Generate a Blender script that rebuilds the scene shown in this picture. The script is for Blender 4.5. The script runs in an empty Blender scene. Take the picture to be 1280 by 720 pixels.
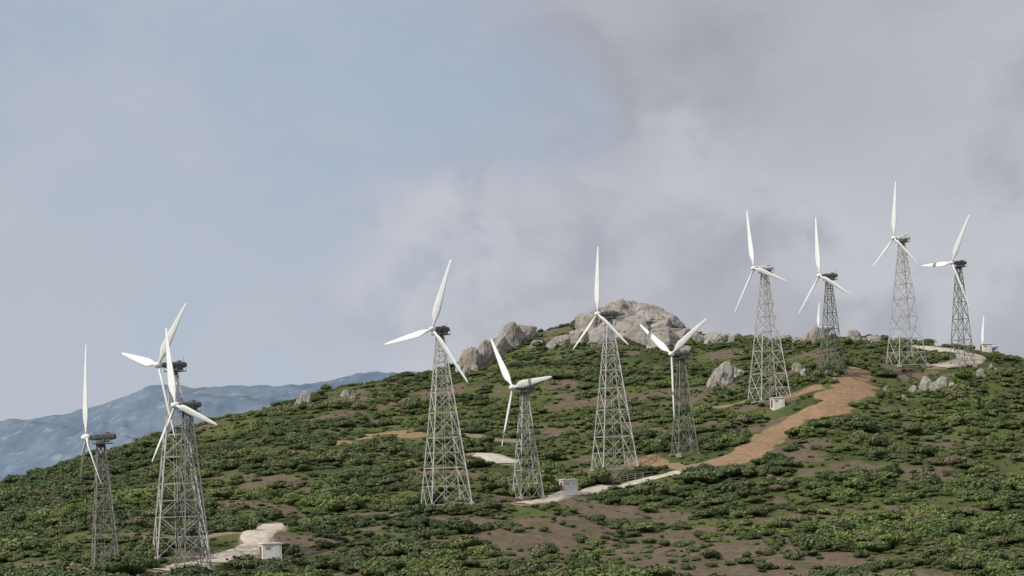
import bpy, bmesh, math, random
import numpy as np
from mathutils import Vector, Matrix
random.seed(5); rng=np.random.default_rng(7)
F=3011.0; VH=640.0; ROLL=math.radians(2.2)
CR,SR=math.cos(ROLL),math.sin(ROLL)
scene=bpy.context.scene
scene.view_settings.view_transform='Standard'
scene.view_settings.look='None'
scene.view_settings.exposure=0

def unroll(u,v):
    X=u-640.0; Y=VH-v
    return CR*X+SR*Y, -SR*X+CR*Y

# ---------------- numpy noise ----------------
def _hash(ix,iy,seed):
    n=(ix.astype(np.int64)*374761393+iy.astype(np.int64)*668265263+seed*1442695041)&0xffffffff
    n=((n^(n>>13))*1274126177)&0xffffffff
    n=(n^(n>>16))&0xffffffff
    return n/4294967295.0
def vnoise(x,y,seed=0):
    x=np.asarray(x,float); y=np.asarray(y,float)
    ix=np.floor(x); iy=np.floor(y); fx=x-ix; fy=y-iy
    fx=fx*fx*fx*(fx*(fx*6-15)+10); fy=fy*fy*fy*(fy*(fy*6-15)+10)
    a=_hash(ix,iy,seed); b=_hash(ix+1,iy,seed); c=_hash(ix,iy+1,seed); d=_hash(ix+1,iy+1,seed)
    return (a*(1-fx)+b*fx)*(1-fy)+(c*(1-fx)+d*fx)*fy
def fbm(x,y,seed=0,oc=4):
    s=0;a=1;t=0
    for i in range(oc):
        s=s+a*vnoise(x*2**i+i*17.3,y*2**i-i*9.1,seed+i); t+=a; a*=.5
    return s/t
def sstep(a,b,x):
    t=np.clip((x-a)/(b-a),0,1); return t*t*(3-2*t)

# ---------------- terrain height field ----------------
cols={
-1500:[(290,800),(350,780),(420,760),(500,735),(600,715)],
-300:[(290,745),(350,720),(420,692),(500,668),(600,648)],
0:[(308,726),(350,702),(420,665),(500,632),(580,609)],
130:[(308,728),(332,711),(400,658),(480,605),(580,570)],
225:[(318,726),(352,700),(420,640),(500,580),(590,536)],
400:[(328,728),(370,690),(430,625),(520,550),(610,492)],
560:[(335,727),(410,629),(470,575),(560,510),(650,456)],
660:[(335,727),(424,620),(490,562),(570,492),(660,414)],
780:[(335,727),(400,662),(468,584),(560,487),(680,392)],
855:[(335,727),(400,652),(470,569),(560,482),(670,416)],
960:[(330,727),(400,642),(462,565),(513,511),(640,424)],
1040:[(330,727),(400,642),(470,545),(530,456),(600,421)],
1133:[(330,727),(400,647),(480,547),(553,460),(600,426)],
1200:[(330,727),(400,647),(470,556),(538,466),(592,431)],
1290:[(330,727),(400,652),(480,555),(545,474),(600,444)],
1600:[(330,735),(400,675),(480,595),(545,530),(620,480)],
2600:[(330,800),(400,760),(480,710),(545,680),(620,650)]}
ck=sorted(cols)
nq=5
QU=np.zeros((nq,len(ck)));QY=QU.copy();QT=QU.copy()
for j,u in enumerate(ck):
    for q,(y,v) in enumerate(cols[u]):
        X,Y=unroll(u,v); QU[q,j]=X; QY[q,j]=y; QT[q,j]=Y
GU=np.arange(-2200,2200,6.0); GY=np.arange(0,1600,4.0)
Z=np.zeros((len(GU),len(GY)))
for i,uu in enumerate(GU):
    ys=[];zs=[]
    for q in range(nq):
        yy=np.interp(uu,QU[q],QY[q]); tt=np.interp(uu,QU[q],QT[q])
        ys.append(yy); zs.append(yy*tt/F)
    y0,z0=ys[0],zs[0]; yr,zr=ys[-1],zs[-1]
    ky=[0,40,160,240]+ys+[yr+35,yr+110,yr+300,1590]
    kz=[-2.2,-4.5,-20,-19]+zs+[zr-2.0,zr-16,min(zr-55,-40),-75]
    Z[i]=np.interp(GY,ky,kz)
def blur(A,s,axis):
    r=int(3*s); k=np.exp(-np.arange(-r,r+1)**2/(2*s*s)); k/=k.sum()
    P=np.pad(A,[(r,r) if a==axis else (0,0) for a in range(2)],mode='edge')
    return np.apply_along_axis(lambda m:np.convolve(m,k,mode='valid'),axis,P)
Z=blur(blur(Z,4,0),1.8,1)
def bil(uu,y):
    a=np.clip((uu-GU[0])/6.0,0,len(GU)-1.001); b=np.clip(y/4.0,0,len(GY)-1.001)
    i=a.astype(int); j=b.astype(int); fa=a-i; fb=b-j
    return (Z[i,j]*(1-fa)+Z[i+1,j]*fa)*(1-fb)+(Z[i,j+1]*(1-fa)+Z[i+1,j+1]*fa)*fb
def H(x,y):
    x=np.asarray(x,float); y=np.asarray(y,float)
    uu=F*x/np.maximum(y,30.0)
    z=bil(uu,np.maximum(y,0))
    m=sstep(250,320,y)*(1-sstep(900,1300,y))
    calm=1-.75*np.exp(-((x-112)/30)**2-((y-560)/40)**2)
    z=z+m*calm*((fbm(x/42,y/42,3,3)-.5)*3.6+(fbm(x/11,y/11,9,3)-.5)*1.5+(vnoise(x/2.6,y/2.6,21)-.5)*.22)
    far=sstep(1100,1600,np.hypot(x,y))
    return z*(1-far)+(-75)*far
def Hs(x,y): return float(H(np.array([x]),np.array([y]))[0])
YM=np.arange(305,760,.5)
def P(u,v):
    X,Y=unroll(u,v)
    z=H(X/F*YM,YM); t=z/YM*F
    k=np.argmax(t>=Y)
    if t[k]<Y: k=int(np.argmax(t))
    y=YM[k]; return X/F*y,y,float(z[k])

# ---------------- helpers ----------------
def new_obj(name,verts,faces,mat=None,parent=None,smooth=False):
    me=bpy.data.meshes.new(name)
    verts=np.asarray(verts,dtype=np.float32)
    if isinstance(faces,np.ndarray):
        n,k=faces.shape
        me.vertices.add(len(verts)); me.vertices.foreach_set('co',verts.ravel())
        me.loops.add(n*k); me.loops.foreach_set('vertex_index',faces.astype(np.int32).ravel())
        me.polygons.add(n); me.polygons.foreach_set('loop_start',np.arange(0,n*k,k,dtype=np.int32))
        me.update(calc_edges=True); me.validate()
    else:
        me.from_pydata([tuple(map(float,p)) for p in verts],[],faces)
    if smooth: me.polygons.foreach_set('use_smooth',np.ones(len(me.polygons),dtype=bool))
    me.update()
    ob=bpy.data.objects.new(name,me); scene.collection.objects.link(ob)
    if mat: me.materials.append(mat)
    if parent: ob.parent=parent
    return ob
def empty(name,loc,rz=0):
    e=bpy.data.objects.new(name,None); e.location=loc; e.rotation_euler=(0,0,rz)
    e.empty_display_size=1; scene.collection.objects.link(e); return e
class MB:
    def __init__(s): s.v=[]; s.f=[]
    def beam(s,a,b,t,t2=None):
        a=Vector(a);b=Vector(b);d=(b-a)
        if d.length<1e-6: return
        d.normalize(); up=Vector((0,0,1)) if abs(d.z)<.95 else Vector((1,0,0))
        x=d.cross(up).normalized(); y=d.cross(x)
        t2=t2 or t; n=len(s.v)
        for p in (a,b):
            for sx,sy in((-1,-1),(1,-1),(1,1),(-1,1)):
                s.v.append(tuple(p+x*sx*t/2+y*sy*t2/2))
        for q in((0,1,2,3),(7,6,5,4),(0,4,5,1),(1,5,6,2),(2,6,7,3),(3,7,4,0)):
            s.f.append(tuple(n+i for i in q))
    def box(s,c,d,M=None):
        n=len(s.v)
        for sz in(-1,1):
            for sx,sy in((-1,-1),(1,-1),(1,1),(-1,1)):
                p=Vector((c[0]+sx*d[0]/2,c[1]+sy*d[1]/2,c[2]+sz*d[2]/2))
                s.v.append(tuple(M@p if M else p))
        for q in((3,2,1,0),(4,5,6,7),(0,1,5,4),(1,2,6,5),(2,3,7,6),(3,0,4,7)):
            s.f.append(tuple(n+i for i in q))
    def loft(s,rings,cap=True):
        n=len(s.v);k=len(rings[0])
        for r in rings: s.v+= [tuple(p) for p in r]
        for i in range(len(rings)-1):
            for j in range(k):
                a=n+i*k+j;b=n+i*k+(j+1)%k
                s.f.append((a,b,b+k,a+k))
        if cap:
            s.f.append(tuple(n+j for j in range(k))[::-1]); s.f.append(tuple(n+(len(rings)-1)*k+j for j in range(k)))

# ---------------- materials ----------------
class NT:
    def __init__(s,nt): s.nt=nt
    def n(s,t,**k):
        x=s.nt.nodes.new(t)
        for a,b in k.items(): setattr(x,a,b)
        return x
    def l(s,a,b): s.nt.links.new(a,b)
    def math(s,op,a,b=None,c=None,clamp=False):
        m=s.n('ShaderNodeMath',operation=op,use_clamp=clamp)
        for i,q in enumerate((a,b,c)):
            if q is None: continue
            if hasattr(q,'links'): s.l(q,m.inputs[i])
            else: m.inputs[i].default_value=q
        return m.outputs[0]
    def mix(s,f,a,b,bt='MIX'):
        m=s.n('ShaderNodeMix',data_type='RGBA',blend_type=bt)
        for i,q in((0,f),(6,a),(7,b)):
            if hasattr(q,'links'): s.l(q,m.inputs[i])
            else: m.inputs[i].default_value=q if i==0 else (*q,1)
        return m.outputs[2]
    def ramp(s,f,a,b):
        m=s.n('ShaderNodeMapRange',interpolation_type='SMOOTHSTEP')
        s.l(f,m.inputs[0]); m.inputs[1].default_value=a; m.inputs[2].default_value=b
        return m.outputs[0]
    def noise(s,vec,scale,detail=4,rough=.55,dist=0):
        m=s.n('ShaderNodeTexNoise'); m.inputs['Scale'].default_value=scale
        m.inputs['Detail'].default_value=detail; m.inputs['Roughness'].default_value=rough; m.inputs['Distortion'].default_value=dist
        if vec is not None: s.l(vec,m.inputs['Vector'])
        return m.outputs[0]
def mat(name,rough=.8,spec=.2):
    m=bpy.data.materials.new(name); m.use_nodes=True
    b=m.node_tree.nodes['Principled BSDF']; b.inputs['Roughness'].default_value=rough
    b.inputs['Specular IOR Level'].default_value=spec
    return m,NT(m.node_tree),b
def noisy(name,c1,c2,scale,rough=.8,spec=.2,metal=0,bump=0):
    m,t,b=mat(name,rough,spec)
    g=t.n('ShaderNodeNewGeometry'); f=t.noise(g.outputs['Position'],scale,5,.65)
    t.l(t.mix(t.ramp(f,.35,.65),c1,c2),b.inputs['Base Color']); b.inputs['Metallic'].default_value=metal
    if bump:
        bp=t.n('ShaderNodeBump'); bp.inputs['Distance'].default_value=bump; t.l(f,bp.inputs['Height']); t.l(bp.outputs[0],b.inputs['Normal'])
    return m
M_blade=noisy('blade_paint',(.84,.84,.82),(.77,.77,.75),.9,.45,.4)
M_steel=noisy('galvanised_steel',(.56,.55,.52),(.38,.36,.33),1.2,.6,.4)
M_steel_d=noisy('weathered_steel',(.28,.27,.25),(.16,.15,.135),1.2,.65,.3)
M_dark=noisy('machinery_dark',(.09,.09,.09),(.17,.165,.16),2.,.6,.3)
M_cowl=noisy('cowl_paint',(.76,.76,.74),(.64,.64,.62),1.5,.5,.4)
M_conc=noisy('concrete',(.42,.40,.36),(.30,.28,.25),1.,.9)
M_wall=noisy('whitewash',(.80,.79,.76),(.68,.66,.62),1.2,.85)
M_red=noisy('red_paint',(.30,.09,.06),(.22,.07,.05),2.,.7)
M_track=noisy('pale_gravel',(.60,.54,.45),(.44,.38,.30),.7,.95,.1)
M_wood=noisy('weathered_wood',(.30,.27,.23),(.2,.18,.15),1.5,.9)

def rock_mat():
    m,t,b=mat('granite',.92,.15)
    g=t.n('ShaderNodeNewGeometry'); p=g.outputs['Position']
    mp=t.n('ShaderNodeMapping'); mp.inputs['Scale'].default_value=(1,1,.45); t.l(p,mp.inputs[0]); ps=mp.outputs[0]
    n1=t.noise(ps,.22,5,.6); n2=t.noise(ps,1.1,6,.72)
    c=t.mix(t.ramp(n1,.40,.60),(.50,.47,.425),(.38,.35,.31))
    c=t.mix(t.ramp(n2,.52,.72),c,(.23,.21,.185))
    n3=t.noise(p,.3,3,.5); c=t.mix(t.math('MULTIPLY',t.ramp(n3,.54,.68),.65),c,(.45,.35,.25))
    cr=t.n('ShaderNodeAttribute',attribute_name='crack'); c=t.mix(cr.outputs['Fac'],c,(.08,.07,.055))
    t.l(c,b.inputs['Base Color'])
    bp=t.n('ShaderNodeBump'); bp.inputs['Distance'].default_value=1.0; t.l(n2,bp.inputs['Height']); t.l(bp.outputs[0],b.inputs['Normal'])
    return m
M_rock=rock_mat()

def leaf_mat():
    m,t,b=mat('maquis_foliage',.6,.3)
    oi=t.n('ShaderNodeObjectInfo'); at=t.n('ShaderNodeAttribute',attribute_name='tint_shade')
    reg=t.noise(oi.outputs['Location'],.022,3,.55); reg2=t.noise(oi.outputs['Location'],.10,2,.5); reg3=t.noise(oi.outputs['Location'],.35,2,.5)
    f=t.math('ADD',t.math('MULTIPLY',oi.outputs['Random'],.60),t.math('MULTIPLY',t.ramp(reg2,.35,.65),.40))
    dark=t.mix(f,(.032,.054,.020),(.105,.138,.045))
    lite=t.mix(f,(.048,.078,.023),(.165,.200,.052))
    sx=t.n('ShaderNodeSeparateXYZ'); t.l(oi.outputs['Location'],sx.inputs[0])
    side=t.math('MULTIPLY',t.ramp(sx.outputs[0],0,90),.14)
    c=t.mix(t.ramp(t.math('ADD',reg,side),.46,.62),dark,lite)
    c=t.mix(t.math('MULTIPLY',t.ramp(reg3,.52,.64),.55),c,(.125,.128,.055))
    dry=t.ramp(oi.outputs['Random'],.94,.99); c=t.mix(dry,c,(.16,.135,.075))
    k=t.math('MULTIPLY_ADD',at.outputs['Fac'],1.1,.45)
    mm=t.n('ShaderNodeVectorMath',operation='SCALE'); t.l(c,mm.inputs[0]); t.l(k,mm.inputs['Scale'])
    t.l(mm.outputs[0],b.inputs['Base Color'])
    return m
M_leaf=leaf_mat()

# ---------------- paths / bare ground layout ----------------
def world_line(px,step=1.2,smooth=True):
    pts=np.array([P(u,v)[:2] for u,v in px])
    if len(pts)>2 and smooth:
        out=[]
        pp=np.vstack([2*pts[0]-pts[1],pts,2*pts[-1]-pts[-2]])
        for i in range(1,len(pp)-2):
            p0,p1,p2,p3=pp[i-1:i+3]; n=max(2,int(np.linalg.norm(p2-p1)/step))
            for k in range(n):
                s=k/n
                out.append(.5*((2*p1)+(-p0+p2)*s+(2*p0-5*p1+4*p2-p3)*s*s+(-p0+3*p1-3*p2+p3)*s**3))
        out.append(pts[-1]); return np.array(out)
    n=max(2,int(np.linalg.norm(pts[-1]-pts[0])/step)); s=np.linspace(0,1,n)[:,None]
    return pts[0]*(1-s)+pts[-1]*s
tracks=[ (world_line([(205,714),(255,704),(300,694),(320,682),(322,668),(345,656)]),4.2),
         (world_line([(652,630),(700,620),(745,612),(790,605),(850,590)]),3.2),
         (world_line([(592,570),(612,570),(636,580)]),5.0),
         (world_line([(1148,433),(1175,437),(1200,440),(1214,446),(1204,453),(1170,459)]),5.6)]
faint=[ (world_line([(250,672),(330,664),(440,650),(520,640)]),2.4),
        (world_line([(585,543),(610,548),(640,552)]),2.6),
        (world_line([(850,590),(885,578)]),3.5)]
orange=[ (world_line([(1072,463),(1060,480),(1038,505),(985,532),(940,560),(900,578),(850,582),(800,578)]),6.0),
         (world_line([(1075,470),(1080,490),(1060,497)]),4.0),
         (world_line([(865,512),(900,508),(930,502)]),3.4),
         (world_line([(975,497),(1015,488)]),4.0),
         (world_line([(455,548),(490,541),(515,545)]),3.6),
         (world_line([(415,551),(440,555)]),3.4)]
patches=[(740,690,25,13),(670,676,14,9),(860,712,24,8),(1010,650,13,4),(850,676,11,6),(360,676,10,6),(270,655,10,5),
         (590,655,9,5),(170,668,9,4),(950,704,14,6),(780,640,10,4),(960,505,8,3),(560,635,7,5),(768,590,8,5),(225,702,5,4),
         (1130,466,7,4),(915,690,10,5),(640,704,10,5),(1060,700,9,4),(700,655,11,5),(330,600,7,4),(690,540,7,4),(1170,600,8,4)]
pw=[(*P(u,v)[:2],rx,ry) for u,v,rx,ry in patches]
def dline(x,y,L):
    d=np.full(x.shape,1e9)
    bb=(x>L[:,0].min()-15)&(x<L[:,0].max()+15)&(y>L[:,1].min()-15)&(y<L[:,1].max()+15)
    xs=x[bb];ys=y[bb]
    if len(xs)==0: return d
    dd=np.full(xs.shape,1e9)
    for p in L: dd=np.minimum(dd,(xs-p[0])**2+(ys-p[1])**2)
    d[bb]=np.sqrt(dd); return d
def trmask(x,y,LL):
    tr=np.zeros(x.shape)
    for L,w in LL: tr=np.maximum(tr,1-sstep(w*.5,w*.5+1.2,dline(x,y,L)))
    return tr
def masks(x,y):
    wob=(fbm(x/5,y/5,40,3)-.5)*5.5
    og=np.zeros(x.shape); br=og.copy()
    tr=trmask(x,y,tracks+faint)
    for L,w in orange: og=np.maximum(og,1-sstep(w*.5-.3,w*.5+1.6,dline(x,y,L)+wob))
    for cx,cy,rx,ry in pw:
        q=np.hypot((x-cx)/rx,(y-cy)/ry/1.5)+wob*.13
        br=np.maximum(br,1-sstep(.6,1.2,q))
    g=sstep(.61,.72,fbm(x/14,y/12,61,4)); br=np.maximum(br,g*.75)
    return tr,og,br

# ---------------- ground mesh ----------------
def axis(lo,hi,fine,flo,fhi,g=1.18):
    a=list(np.arange(flo,fhi,fine)); s=fine; v=a[0]
    pre=[]
    while v>lo: s*=g; v-=s; pre.append(v)
    s=fine; v=a[-1]; post=[]
    while v<hi: s*=g; v+=s; post.append(v)
    return np.array(pre[::-1]+a+post)
ax=axis(-9000,9000,.9,-165,185); ay=axis(-900,14000,.9,300,700)
XX,YY=np.meshgrid(ax,ay,indexing='ij'); x=XX.ravel(); y=YY.ravel(); z=H(x,y)
nx,ny=XX.shape
I=(np.arange(nx-1)[:,None]*ny+np.arange(ny-1)[None]).ravel()
faces=np.stack([I,I+ny,I+ny+1,I+1],1)
ground=new_obj('hillside_ground',np.stack([x,y,z],1),faces,smooth=True)
tr,og,br=masks(x,y)
ca=ground.data.color_attributes.new('cover','FLOAT_COLOR','POINT')
ca.data.foreach_set('color',np.stack([og,br,tr,np.ones_like(tr)],1).astype(np.float32).ravel())
m,t,b=mat('hill_soil_and_grass',.95,.08)
g=t.n('ShaderNodeNewGeometry'); p=g.outputs['Position']
at=t.n('ShaderNodeAttribute',attribute_name='cover'); sp=t.n('ShaderNodeSeparateColor'); t.l(at.outputs['Color'],sp.inputs[0])
n1=t.noise(p,.06,4,.6); n2=t.noise(p,.9,5,.7); n3=t.noise(p,3.,3,.6)
c=t.mix(t.ramp(n1,.4,.6),(.068,.090,.030),(.120,.142,.046))
c=t.mix(t.ramp(n2,.51,.69),c,(.150,.126,.074))
brn=t.mix(t.ramp(n2,.35,.65),(.215,.155,.115),(.135,.106,.074))
brn=t.mix(t.math('MULTIPLY',t.ramp(t.noise(p,.28,4,.6),.50,.60),.70),brn,(.110,.115,.052))
c=t.mix(t.ramp(t.math('ADD',sp.outputs[1],t.math('MULTIPLY_ADD',n2,.6,-.3)),.35,.6),c,brn)
orn=t.mix(t.ramp(n2,.35,.65),(.38,.25,.15),(.27,.18,.11))
c=t.mix(t.ramp(t.math('ADD',sp.outputs[0],t.math('MULTIPLY_ADD',n2,.6,-.3)),.35,.6),c,orn)
c=t.mix(t.ramp(sp.outputs[2],.3,.7),c,(.30,.235,.165))
c=t.mix(t.math('MULTIPLY',t.ramp(n3,.5,.8),.4),c,(.05,.045,.03))
t.l(c,b.inputs['Base Color'])
bp=t.n('ShaderNodeBump'); bp.inputs['Distance'].default_value=.25; t.l(t.math('ADD',n2,n3),bp.inputs['Height']); t.l(bp.outputs[0],b.inputs['Normal'])
ground.data.materials.append(m)

for L,w in tracks:
    d=np.gradient(L,axis=0); d/=np.linalg.norm(d,axis=1)[:,None]+1e-9; nrm=np.stack([-d[:,1],d[:,0]],1)
    s=np.arange(len(L)); ww=w*(1+.25*(vnoise(s/4.,s*0,77)-.5)*2)
    offs=[-.62,-.5,-.25,0,.25,.5,.62]; V=[]
    for k,o in enumerate(offs):
        q=L+nrm*(o*ww)[:,None]; zz=H(q[:,0],q[:,1])+(.14 if abs(o)<.6 else -.35)
        V.append(np.column_stack([q,zz]))
    V=np.array(V); n=len(L); vv=V.transpose(1,0,2).reshape(-1,3)
    fc=[(i*7+j,(i+1)*7+j,(i+1)*7+j+1,i*7+j+1) for i in range(n-1) for j in range(6)]
    new_obj('dirt_track',vv,fc,M_track,smooth=True)

# ---------------- shrubs ----------------
def ico(sub):
    bm=bmesh.new(); bmesh.ops.create_icosphere(bm,subdivisions=sub,radius=1)
    bm.verts.ensure_lookup_table(); v=np.array([q.co[:] for q in bm.verts]); f=np.array([[w.index for w in q.verts] for q in bm.faces]); bm.free(); return v,f
IV2,IF2=ico(2)
def shrub(seed,n_leaf,flat):
    r=np.random.default_rng(seed); V=[];Fc=[];T=[]; nv=0
    nl=r.integers(5,9); lob=[]
    for i in range(nl):
        a=r.uniform(0,2*math.pi); rr=r.uniform(.15,.7) if i else 0
        lob.append((rr*math.cos(a),rr*math.sin(a),r.uniform(.2,.55)*flat,r.uniform(.28,.5)))
    for lx,ly,lz,lr in lob:
        v=IV2*np.array([lr,lr,lr*.85*flat])*.82*(1+.25*(r.random((len(IV2),1))-.5))+[lx,ly,lz]
        v[:,2]=np.maximum(v[:,2],-.15)
        V.append(v);Fc.append(IF2+nv);nv+=len(v);T.append(np.full(len(v),.10))  # lobe cores coloured darker, painting the shade inside the bush
    for k in range(n_leaf):
        lx,ly,lz,lr=lob[r.integers(nl)]
        d=r.normal(size=3); d[2]=abs(d[2])*1.1-.25; d/=np.linalg.norm(d)
        rad=lr*r.uniform(.8,1.15)
        c=np.array([lx,ly,lz])+d*rad*np.array([1,1,.85*flat])
        if c[2]<0: c[2]=r.uniform(0,.15)
        nn=d+r.normal(size=3)*.45; nn/=np.linalg.norm(nn)
        a=np.cross(nn,r.normal(size=3)); a/=np.linalg.norm(a)+1e-9; bb=np.cross(nn,a)
        s=r.uniform(.045,.10)
        q=np.array([c+a*s*1.3,c+bb*s*.8,c-a*s*1.3,]) 
        V.append(q);Fc.append(np.array([[nv,nv+1,nv+2]]));nv+=3
        tt=np.clip(.15+.5*r.random()+.40*d[2],0,1); T.append(np.full(3,tt))  # random leaf tone, plus painted light: upward leaves coloured brighter
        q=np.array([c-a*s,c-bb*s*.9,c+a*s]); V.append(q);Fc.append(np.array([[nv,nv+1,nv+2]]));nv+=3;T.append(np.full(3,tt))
    return np.vstack(V),np.vstack(Fc),np.concatenate(T)
coll=bpy.data.collections.new('shrub_variants')
for i in range(7):
    v,f,tt=shrub(100+i,540,[.9,.8,1.1,.85,.7,1.0,.8][i])
    ob=new_obj('shrub',v,f,M_leaf); scene.collection.objects.unlink(ob); coll.objects.link(ob)
    a=ob.data.attributes.new('tint_shade','FLOAT','POINT'); a.data.foreach_set('value',tt.astype(np.float32))
sp_=1.45
gy=np.arange(302,730,sp_); P0=[]
for yy in gy:
    xs=np.arange(-.262*yy,.262*yy,sp_); P0.append(np.column_stack([xs,np.full(len(xs),yy)]))
C=np.vstack(P0)+rng.uniform(-.7,.7,(sum(map(len,P0)),2))
tr,og,br=masks(C[:,0],C[:,1])
big=fbm(C[:,0]/7,C[:,1]/7,71,3)
dens=.40+.55*sstep(.37,.51,big)
dens*=(1-.82*br)*(1-np.clip(og*1.3,0,.97))
front=np.maximum.reduce([trmask(C[:,0],C[:,1]+o,tracks) for o in (2.,4.,6.,8.,11.,14.)]+[masks(C[:,0],C[:,1]+3.)[1]])
dens*=np.where((C[:,1]<370)&(C[:,0]<0),1-.7*front,1)
keep=(rng.random(len(C))<dens)&(tr<.05)
C=C[keep]; big=big[keep]; br=br[keep]; og=og[keep]; front=front[keep]
N=len(C); r=rng.random(N)
S=(.58+1.75*r**2.2)*(.62+.94*sstep(.42,.68,big))*(1-.45*np.clip(br+og,0,1))*(1-.68*np.clip(front,0,1))
S*=1-.34*sstep(470,620,C[:,1])
S*=1+.34*(1-sstep(330,400,C[:,1]))*(1-.6*sstep(-10,60,C[:,0]))
top=rng.random(N)>.985; S[top]*=1.35
S=np.minimum(S,3.3)
zz=H(C[:,0],C[:,1])-.08*S
sv=np.stack([S*rng.uniform(.85,1.3,N),S*rng.uniform(.85,1.3,N),S*rng.uniform(.65,1.0,N)],1)
SH=dict(C=C,z=zz,s=sv,N=N)

# ---------------- turbines ----------------
def blade_mesh(R,mb,M):
    rings=[]
    st=[(.03,.36,1,0.),(.07,.36,1,5),(.12,.60,.6,18),(.2,1.22,.26,17),(.28,1.38,.20,15),(.45,1.18,.17,12),(.65,.88,.15,9),(.85,.58,.14,7),(.96,.38,.13,6),(1.,.12,.12,6)]
    for fr,ch,th,tw in st:
        ring=[]; tw=math.radians(tw+9)
        for k in range(10):
            a=2*math.pi*k/10
            px=ch*.5*math.cos(a)-ch*.12*(1-th); py=ch*.5*th*math.sin(a)
            X=px*math.cos(tw)-py*math.sin(tw); Y=px*math.sin(tw)+py*math.cos(tw)
            bend=.35*(fr**2)
            ring.append(M@Vector((X,Y+bend,fr*R)))
        rings.append(ring)
    mb.loft(rings)
def turbine(ub,yb,hub,Rpx,phase,c,wb,white=False,steel=None,rot=.32,npan=8,hidden=False):
    if hidden:
        hx,hz=unroll(*hub); hx=hx/F*yb; hz=hz/F*yb
        x=hx+2.6; zb=Hs(x,yb)
    else:
        u0,v0=ub; X,Y=unroll(u0,v0); x=X/F*yb; zb=Hs(x,yb)
        hx,hz=unroll(*hub); hx=hx/F*yb; hz=hz/F*yb
    R=Rpx*yb/F
    psi=math.acos(c)
    d=min(max((x-hx)/max(math.sin(psi),.3),1.7),3.1)
    x=hx+d*math.sin(psi)
    Ht=hz-zb-.55
    e=empty('wind_turbine',(x,yb,zb))
    mb=MB(); wt=.48; w=wb/2/(math.cos(rot)+math.sin(rot))*1.03
    q=.82
    hs=[q**i for i in range(npan)]; tot=sum(hs); zs=[0]
    for h_ in hs: zs.append(zs[-1]+h_/tot*(Ht-.3))
    def cor(z):
        k=z/(Ht-.3); ww=w*(1-k)+wt*k
        return [Vector((sx*ww*math.cos(rot)-sy*ww*math.sin(rot),sx*ww*math.sin(rot)+sy*ww*math.cos(rot),z)) for sx,sy in((-1,-1),(1,-1),(1,1),(-1,1))]
    lt=.20 if npan>6 else .16
    for i in range(npan):
        A=cor(zs[i]);B=cor(zs[i+1]); Mi=cor((zs[i]+zs[i+1])/2)
        for k in range(4):
            k2=(k+1)%4
            mb.beam(A[k],B[k],lt)
            mb.beam(A[k],B[k2],.088); mb.beam(A[k2],B[k],.088)
            mb.beam(B[k],B[k2],.11)
            if i<2: mb.beam(Mi[k],Mi[k2],.07)
            if i<1:
                mb.beam(A[k].lerp(A[k2],.5),Mi[k],.07); mb.beam(A[k].lerp(A[k2],.5),Mi[k2],.07)
        if i==0:
            for k in range(4): mb.beam(A[k],A[(k+1)%4],.13)
    for k in range(4):
        A=cor(0)[k]; mb.beam(A+Vector((0,0,-1.3)),A,.26)
    for sx in(-.2,.2):
        mb.beam((sx,-w*math.cos(rot)*.97,.2),(sx,-wt*.9,Ht-.3),.05)
    new_obj('lattice_tower',mb.v,mb.f,steel or M_steel,e)
    fb=MB()
    for k in range(4):
        A=cor(0)[k]; fb.box((A.x,A.y,-.15),(.9,.9,.8))
    new_obj('concrete_footings',fb.v,fb.f,M_conc,e)
    HM=Matrix.Translation((0,0,Ht))@Matrix.Rotation(-psi,4,'Z')
    pb=MB(); pb.box((0,.3,-.35),(2.0,2.7,.12),HM)
    for sx in(-.95,.95):
        for sy in(-1.0,.3,1.6): pb.beam(HM@Vector((sx,sy,-.3)),HM@Vector((sx,sy,.5)),.05)
        pb.beam(HM@Vector((sx,-1.0,.5)),HM@Vector((sx,1.6,.5)),.05)
    rg=[]
    for zz_,rr in((-.9,.45),(-.28,.45),(-.27,.6),(.05,.6)):
        rg.append([HM@Vector((rr*math.cos(a*math.pi/6),rr*math.sin(a*math.pi/6),zz_)) for a in range(12)])
    pb.loft(rg)
    new_obj('service_platform',pb.v,pb.f,M_dark,e)
    nb=MB(); rg=[]
    for yy,hw,hh,zc in((-d+.45,.30,.30,.55),(-d+.8,.38,.38,.55),(-.9,.48,.44,.55),(.6,.54,.48,.58),(1.8,.48,.44,.6),(2.15,.32,.3,.6)):
        rg.append([HM@Vector((hw*np.sign(math.cos(a))*abs(math.cos(a))**.6,yy,zc+hh*np.sign(math.sin(a))*abs(math.sin(a))**.6)) for a in [2*math.pi*(k+.5)/16 for k in range(16)]])
    nb.loft(rg)
    new_obj('nacelle',nb.v,nb.f,M_cowl if white else M_dark,e,smooth=False)
    gb=MB(); gb.box((0,1.0,1.1),(.45,.6,.25),HM); gb.beam(HM@Vector((0,1.8,1.0)),HM@Vector((0,1.8,1.7)),.05); gb.beam(HM@Vector((-.25,1.8,1.65)),HM@Vector((.25,1.8,1.65)),.05)
    gb.box((.72,.6,.0),(.3,1.1,.45),HM)
    new_obj('wind_sensor_and_gearbox',gb.v,gb.f,M_dark,e)
    hb=MB(); rg=[]
    for yy,rr in((-.75,.08),(-.68,.22),(-.5,.36),(-.2,.47),(.2,.5),(.42,.42)):
        rg.append([HM@Vector((rr*math.cos(a*math.pi/8),-d+yy,.55+rr*math.sin(a*math.pi/8))) for a in range(16)])
    hb.loft(rg); new_obj('rotor_hub',hb.v,hb.f,M_blade,e,smooth=True)
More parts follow.
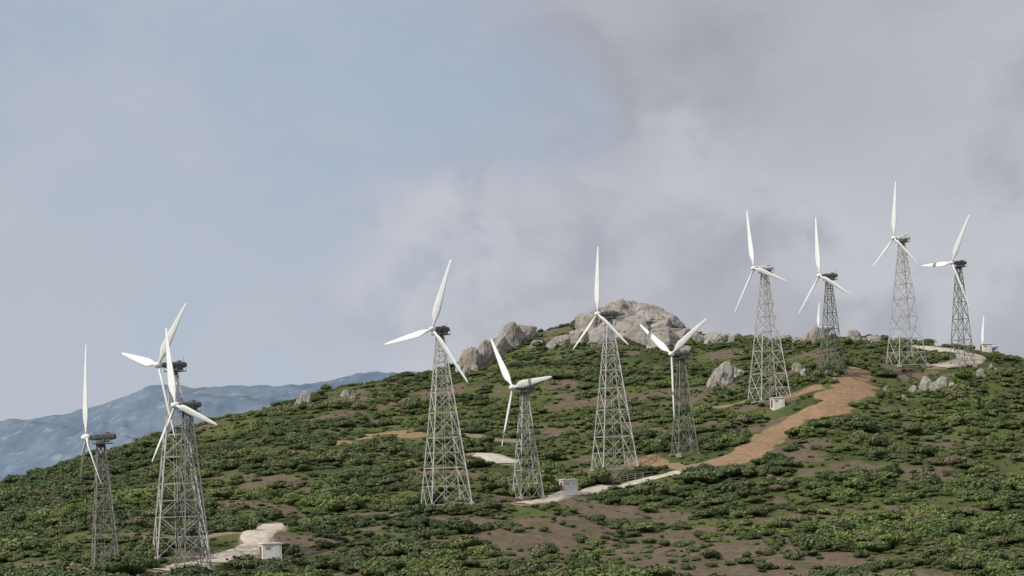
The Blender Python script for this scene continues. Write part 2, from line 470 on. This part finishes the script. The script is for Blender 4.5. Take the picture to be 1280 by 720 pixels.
    for i in range(3):
        bb=MB(); ang=math.radians(phase)+ROLL+i*2*math.pi/3
        BM=HM@Matrix.Translation((0,-d,.55))@Matrix.Rotation(ang,4,'Y')
        blade_mesh(R,bb,BM); o=new_obj('rotor_blade_%d'%(i+1),bb.v,bb.f,M_blade,e,smooth=True)
    return x,yb
TB=[((132,711),332,(109,547),116,0,.30,4.3,False,M_steel_d,.3,6),
((226,699),354,(200,457),97,41,.63,9.0,False,M_steel,.25,9),
((241,694),338,(221,507),101,-15,.6,5.2,False,M_steel_d,.5,6),
((558,629),410,(541,412),90,20,.74,8.6,False,M_steel,.30,9),
((660,620),424,(641,485),80,-38,.58,5.4,False,M_steel,.35,6),
((768,583),467,(747,393),84,0,.45,8.6,False,M_steel,.30,9),
((856,569),469,(839,443),81,60,.54,5.0,False,M_steel_d,.3,6),
((962,510),513,(942,336),76,-14,.42,8.6,True,M_steel,.33,9),
((1040,456),530,(1024,345),74,-8,.40,5.2,False,M_steel_d,.28,6),
((1133,458),553,(1117,298),70,3,.33,8.4,True,M_steel,.3,9),
((1202,434),555,(1189,329),66,31,.45,5.2,False,M_steel_d,.35,6)]
tpos=[turbine(*a) for a in TB]
turbine(None,720,(1228,434),39,2,.25,6,True,M_steel,.3,8,True)
turbine(None,760,(1023,410),32,0,.3,6,True,M_steel,.3,8,True)

# ---------------- electrical cabins ----------------
def cabin(u,v,w,rz,h=2.0,d=2.4):
    x,y,z=P(u,v); e=empty('electrical_cabin',(x,y,z),rz)
    e2=MB(); e2.box((0,0,h/2-.4),(w,d,h+.8)); new_obj('walls',e2.v,e2.f,M_wall,e)
    r=MB()
    r.box((0,0,h+.07),(w+.35,d+.35,.14)); r.box((0,0,h+.17),(w*.8,d*.8,.06)); new_obj('roof',r.v,r.f,M_wall,e)
    q=MB(); q.box((w*.25,-d/2-.02,h*.42),(w*.28,.05,h*.80)); new_obj('door',q.v,q.f,M_cowl,e)
    q=MB()
    for k in range(4): q.box((-w*.22,-d/2-.02,h*.62+k*.1),(w*.25,.05,.05))
    new_obj('vent_louvre',q.v,q.f,M_conc,e)
    q=MB(); q.box((-w/2-.02,0,h*.45),(.05,d*.5,h*.8)); new_obj('side_door',q.v,q.f,M_red,e)
    return x,y
cp=[cabin(338,697,2.9,.35),cabin(711,614,2.7,.3),cabin(972,510,2.4,.2),cabin(1232,438,2.4,.2,1.8)]
x,y,z=P(778,603); e=empty('wooden_fence',(x,y,z),.15); q=MB()
for k in range(6):
    xx=-3.5+k*1.5; hz=Hs(x+xx,y)-z; q.beam((xx,0,hz-.3),(xx,0,hz+1.3),.14)
    if k<5:
        h2=Hs(x+xx+1.5,y)-z
        for r_ in(.45,.85,1.2): q.beam((xx,0,hz+r_),(xx+1.5,0,h2+r_),.09)
new_obj('rails',q.v,q.f,M_wood,e)

# ---------------- rocks ----------------
IV5,IF5=ico(5)
def boulder(c,s,seed,tilt=0,nc=16):
    r=np.random.default_rng(seed); v=IV5.copy()
    for k in range(12):
        n=r.normal(size=3); n[2]=n[2]*.7; n/=np.linalg.norm(n); dd=r.uniform(.5,.88)
        o=v@n; ex=np.maximum(o-dd,0); v=v-ex[:,None]*n[None]*.95
    wv=v+.12*np.stack([fbm(v[:,1]*3,v[:,2]*3,seed+5,3)-.5,fbm(v[:,2]*3,v[:,0]*3,seed+6,3)-.5,fbm(v[:,0]*3,v[:,1]*3,seed+7,3)-.5],1)
    met=np.array([1,1,.62]); sd=r.normal(size=(nc,3)); sd/=np.linalg.norm(sd,axis=1)[:,None]; sd*=r.uniform(.6,1,(nc,1))
    D=np.linalg.norm((wv[:,None]-sd[None])*met,axis=2); o=np.sort(D,axis=1); idx=D.argmin(1)
    edge=o[:,1]-o[:,0]; off=r.uniform(-.12,.10,nc)[idx]
    off=off*sstep(0,.06,edge)-.08*(1-sstep(0,.05,edge))
    crack=(1-sstep(.0,.04,edge))*.7
    nz=fbm(v[:,0]*2.2+seed,v[:,1]*2.2+v[:,2]*1.7,seed,5)-.5; nz2=fbm(v[:,2]*7+seed,v[:,0]*7-v[:,1]*4,seed+3,3)-.5
    v=v*(1+off+.18*nz+.09*nz2)[:,None]
    a=r.uniform(0,6.28); R=np.array([[math.cos(a),-math.sin(a),0],[math.sin(a),math.cos(a),0],[0,0,1]])
    v=v@R.T*s; v[:,2]+=v[:,0]*tilt
    return v+np.array(c),crack
def outcrop(lst,seed,small=2,tilt=0):
    V=[];Fc=[];K=[];n=0
    for i,(u,vb,w,h) in enumerate(lst):
        x,y,z=P(u,vb); sc=y/F; W=w*sc*.66; Hh=h*sc
        r=np.random.default_rng(seed+i)
        v,k_=boulder((x,y+W*.4,z+Hh*.30),np.array([W,W*.8,Hh*1.0]),seed*10+i,tilt,18 if w>30 else 8); V.append(v);K.append(k_);Fc.append(IF5+n);n+=len(v)
        for k in range(small):
            f=r.uniform(.2,.4); ox=r.uniform(-.9,.9)*W; oy=r.uniform(-.9,.1)*W
            zz=Hs(x+ox,y+oy); v,k_=boulder((x+ox,y+oy,zz+Hh*.1),np.array([W*f,W*f,Hh*f*1.1]),seed*10+i*5+k+400,0,5); V.append(v);K.append(k_*0);Fc.append(IF5+n);n+=len(v)
    ob=new_obj('rock_outcrop',np.vstack(V),np.vstack(Fc),M_rock)
    a=ob.data.attributes.new('crack','FLOAT','POINT'); a.data.foreach_set('value',np.concatenate(K).astype(np.float32))
peak=[(760,408,50,21),(786,404,56,23),(812,410,60,25),(838,418,54,21),(860,428,40,15),(738,422,42,26),(768,428,54,27),(800,432,60,28),(832,434,46,18),(874,430,26,11),(724,432,24,20),(846,428,40,16)]
left=[(650,428,34,24),(636,438,32,26),(620,448,32,22),(602,460,30,27),(588,466,24,26),(574,470,16,12),(656,414,20,10),(668,434,20,8),(703,433,28,12),(690,436,14,9),(712,428,16,9)]
outcrop(peak,11,1,-.06); outcrop(left,23,1,.25)
outcrop([(896,431,24,13),(908,430,18,11),(872,430,14,12),(885,430,14,10)],31); outcrop([(907,479,18,22),(899,482,18,18),(890,484,12,10),(924,471,14,8),(916,474,10,14)],37,2,.3)
outcrop([(1018,430,22,16),(1008,430,14,10)],41); outcrop([(1066,431,20,14),(1095,428,20,8),(1080,430,10,6)],43); outcrop([(998,469,14,11),(1006,470,8,7)],47)
outcrop([(1158,488,14,14),(1170,490,12,11),(1180,489,16,14),(1190,489,9,9),(1142,490,10,7)],51); outcrop([(382,504,14,12),(374,505,8,7),(432,496,9,7),(440,498,5,5)],53); outcrop([(978,420,20,8),(1000,420,14,6),(950,424,12,6)],57)
outcrop([(1225,470,11,7),(1240,462,9,6),(1108,490,8,6),(1000,540,7,5),(1130,500,6,5)],59)

# ---------------- place shrubs with GN ----------------
C=SH['C']; ok=np.ones(SH['N'],bool)
for (px,py),a in zip(tpos,TB):
    ok&=np.hypot(C[:,0]-px,(C[:,1]-py))>a[6]*(.36 if py>360 else .15)
for px,py in cp:
    ok&=~((np.abs(C[:,0]-px)<2.6)&(C[:,1]-py<2.5)&(C[:,1]-py>-10))
C=C[ok]; zz=SH['z'][ok]; sv=SH['s'][ok]; N=len(C)
me=bpy.data.meshes.new('maquis_shrubs'); me.vertices.add(N); me.vertices.foreach_set('co',np.column_stack([C,zz]).astype(np.float32).ravel())
a=me.attributes.new('scl','FLOAT_VECTOR','POINT'); a.data.foreach_set('vector',sv.astype(np.float32).ravel())
rv=np.zeros((N,3)); rv[:,2]=rng.random(N)*6.283; rv[:,:2]=rng.normal(size=(N,2))*.08
a=me.attributes.new('rot','FLOAT_VECTOR','POINT'); a.data.foreach_set('vector',rv.astype(np.float32).ravel())
a=me.attributes.new('idx','INT','POINT'); a.data.foreach_set('value',rng.integers(0,7,N).astype(np.int32))
me.update()
so=bpy.data.objects.new('maquis_shrubs',me); scene.collection.objects.link(so)
ng=bpy.data.node_groups.new('shrub_scatter','GeometryNodeTree')
ng.interface.new_socket('Geometry',in_out='INPUT',socket_type='NodeSocketGeometry'); ng.interface.new_socket('Geometry',in_out='OUTPUT',socket_type='NodeSocketGeometry')
G=NT(ng); gi=G.n('NodeGroupInput'); go=G.n('NodeGroupOutput'); ip=G.n('GeometryNodeInstanceOnPoints')
ci=G.n('GeometryNodeCollectionInfo'); ci.inputs['Collection'].default_value=coll; ci.inputs['Separate Children'].default_value=True; ci.inputs['Reset Children'].default_value=True
def na(n,ty):
    q=G.n('GeometryNodeInputNamedAttribute',data_type=ty); q.inputs['Name'].default_value=n; return q.outputs['Attribute']
G.l(gi.outputs[0],ip.inputs['Points']); G.l(ci.outputs[0],ip.inputs['Instance']); ip.inputs['Pick Instance'].default_value=True
G.l(na('idx','INT'),ip.inputs['Instance Index']); G.l(na('rot','FLOAT_VECTOR'),ip.inputs['Rotation']); G.l(na('scl','FLOAT_VECTOR'),ip.inputs['Scale'])
G.l(ip.outputs[0],go.inputs[0])
md=so.modifiers.new('scatter','NODES'); md.node_group=ng

# ---------------- distant mountains ----------------
sil=[(-900,600),(-400,560),(-150,540),(0,530),(60,522),(110,514),(150,497),(185,487),(230,489),(270,489),(330,488),(400,479),(450,471),(485,466),(560,470),(800,520),(1400,600)]
su=[unroll(*s)[0] for s in sil]; sz=[unroll(*s)[1]+4 for s in sil]
U=np.arange(-1500,900,3.0); Ym=np.arange(2900,5600,16.0)
UU,YY=np.meshgrid(U,Ym,indexing='ij'); xx=UU/F*YY
rid=np.interp(UU,su,sz)*4300/F
pr=np.clip(1-np.abs(YY-4300)/1350,0,1); pr=pr**.9
nz=1-np.abs(fbm(xx/420,YY/420,5,5)*2-1); 
nz3=1-np.abs(fbm(xx/130,YY/160,15,4)*2-1)
zz=-78+(rid+78)*pr+(nz-.72)*190*pr*(1-pr)*3+(nz3-.75)*45*np.sqrt(pr)*(1.15-pr)+(fbm(xx/50,YY/50,8,4)-.5)*20*np.sqrt(pr)
nx,ny=UU.shape; I=(np.arange(nx-1)[:,None]*ny+np.arange(ny-1)[None]).ravel()
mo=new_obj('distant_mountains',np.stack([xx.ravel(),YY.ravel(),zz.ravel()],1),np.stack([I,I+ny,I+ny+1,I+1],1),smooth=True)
m,t,b=mat('mountain_painted_haze',1,.0); g=t.n('ShaderNodeNewGeometry'); p=g.outputs['Position']
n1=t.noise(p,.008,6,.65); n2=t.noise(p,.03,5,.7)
c=t.mix(t.ramp(n1,.42,.58),(.135,.180,.240),(.180,.228,.285)); c=t.mix(t.math('MULTIPLY',t.ramp(n2,.56,.66),.75),c,(.28,.31,.355))  # blue-grey distance haze painted into the base colour
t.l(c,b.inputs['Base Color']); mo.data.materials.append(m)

# ---------------- light & sky ----------------
el=math.radians(40); az=math.radians(-52)
S=Vector((math.sin(az)*math.cos(el),-math.cos(az)*math.cos(el),math.sin(el)))
L=bpy.data.lights.new('sun','SUN'); L.energy=3.4; L.angle=math.radians(.6); L.color=(1,.95,.87)
lo=bpy.data.objects.new('sun',L); lo.rotation_euler=S.to_track_quat('Z','Y').to_euler(); scene.collection.objects.link(lo)
w=bpy.data.worlds.new('World'); scene.world=w; w.use_nodes=True; nt=w.node_tree; T=NT(nt)
bg=nt.nodes['Background']; bg.inputs['Strength'].default_value=.1
sk=T.n('ShaderNodeTexSky',sky_type='NISHITA'); sk.sun_disc=False; sk.sun_elevation=el; sk.sun_rotation=math.atan2(S.x,S.y)
tc=T.n('ShaderNodeTexCoord'); dirv=tc.outputs['Generated']
sp=T.n('ShaderNodeSeparateXYZ'); T.l(dirv,sp.inputs[0]); dx,dy,dz=sp.outputs
mp=T.n('ShaderNodeMapping'); mp.inputs['Scale'].default_value=(1,1,1.25); mp.inputs['Location'].default_value=(.35,0,.2); T.l(dirv,mp.inputs[0]); q=mp.outputs[0]
nA=T.noise(q,6.5,6,.5,.25); nB=T.noise(q,14,6,.54,.35); nD=T.noise(q,28,7,.58,.3)
wv=T.math('MULTIPLY_ADD',nA,.36,-.18)
sx=T.math('ADD',dx,wv); sz_=T.math('ADD',dz,T.math('MULTIPLY_ADD',nB,.12,-.06))
def blob(cx,cz,a,b_):
    e1=T.math('POWER',T.math('ABSOLUTE',T.math('DIVIDE',T.math('SUBTRACT',sx,cx),a)),2.); e2=T.math('POWER',T.math('ABSOLUTE',T.math('DIVIDE',T.math('SUBTRACT',sz_,cz),b_)),2.)
    return T.math('EXPONENT',T.math('MULTIPLY',T.math('ADD',e1,e2),-1.))
def X10(c): return tuple(v*10 for v in c)
haze=T.mix(T.ramp(dz,.02,.2),X10((.46,.525,.62)),X10((.42,.48,.59)))
base=T.mix(.88,sk.outputs[0],haze)
thin=T.ramp(T.math('ADD',T.math('MULTIPLY',nA,.60),T.math('MULTIPLY',nD,.40)),.41,.58); base=T.mix(T.math('MULTIPLY',thin,.65),base,X10((.49,.515,.58)))
base=T.mix(T.math('MULTIPLY',blob(-.03,.17,.07,.06),.40),base,X10((.34,.435,.60)))
cov=T.math('MULTIPLY',T.ramp(sx,-.09,.06),T.ramp(nB,.10,.42))
shade=T.ramp(T.math('ADD',T.math('MULTIPLY',nA,.30),T.math('ADD',T.math('MULTIPLY',nB,.35),T.math('MULTIPLY',nD,.35))),.40,.58)
ccol=T.mix(shade,X10((.395,.402,.445)),X10((.50,.508,.56)))
sky1=T.mix(T.math('MULTIPLY',cov,.84),base,ccol)
sky1=T.mix(T.math('MULTIPLY',blob(.11,.195,.10,.045),.55),sky1,X10((.31,.31,.335)))
sky1=T.mix(T.math('MULTIPLY',T.math('MULTIPLY',blob(.08,.145,.05,.016),.65),T.ramp(nD,.3,.6)),sky1,X10((.57,.575,.615)))
sky1=T.mix(T.math('MULTIPLY',T.math('MULTIPLY',blob(-.005,.10,.035,.028),.7),T.ramp(nD,.3,.6)),sky1,X10((.58,.595,.645)))
sky1=T.mix(T.math('MULTIPLY',blob(-.17,.15,.03,.02),.35),sky1,X10((.53,.53,.58)))
sky1=T.mix(T.math('MULTIPLY',T.math('MULTIPLY',blob(.17,.105,.06,.03),.65),T.ramp(nD,.35,.6)),sky1,X10((.57,.58,.625)))
T.l(sky1,bg.inputs['Color'])

# ---------------- camera ----------------
cam=bpy.data.cameras.new('camera'); co=bpy.data.objects.new('camera',cam); scene.collection.objects.link(co)
cam.sensor_width=36; cam.lens=F/1280*36; cam.shift_y=(VH-360)/1280; cam.clip_start=.5; cam.clip_end=30000
co.matrix_world=Matrix.Rotation(math.pi/2,4,'X')@Matrix.Rotation(-ROLL,4,'Z')
scene.camera=co
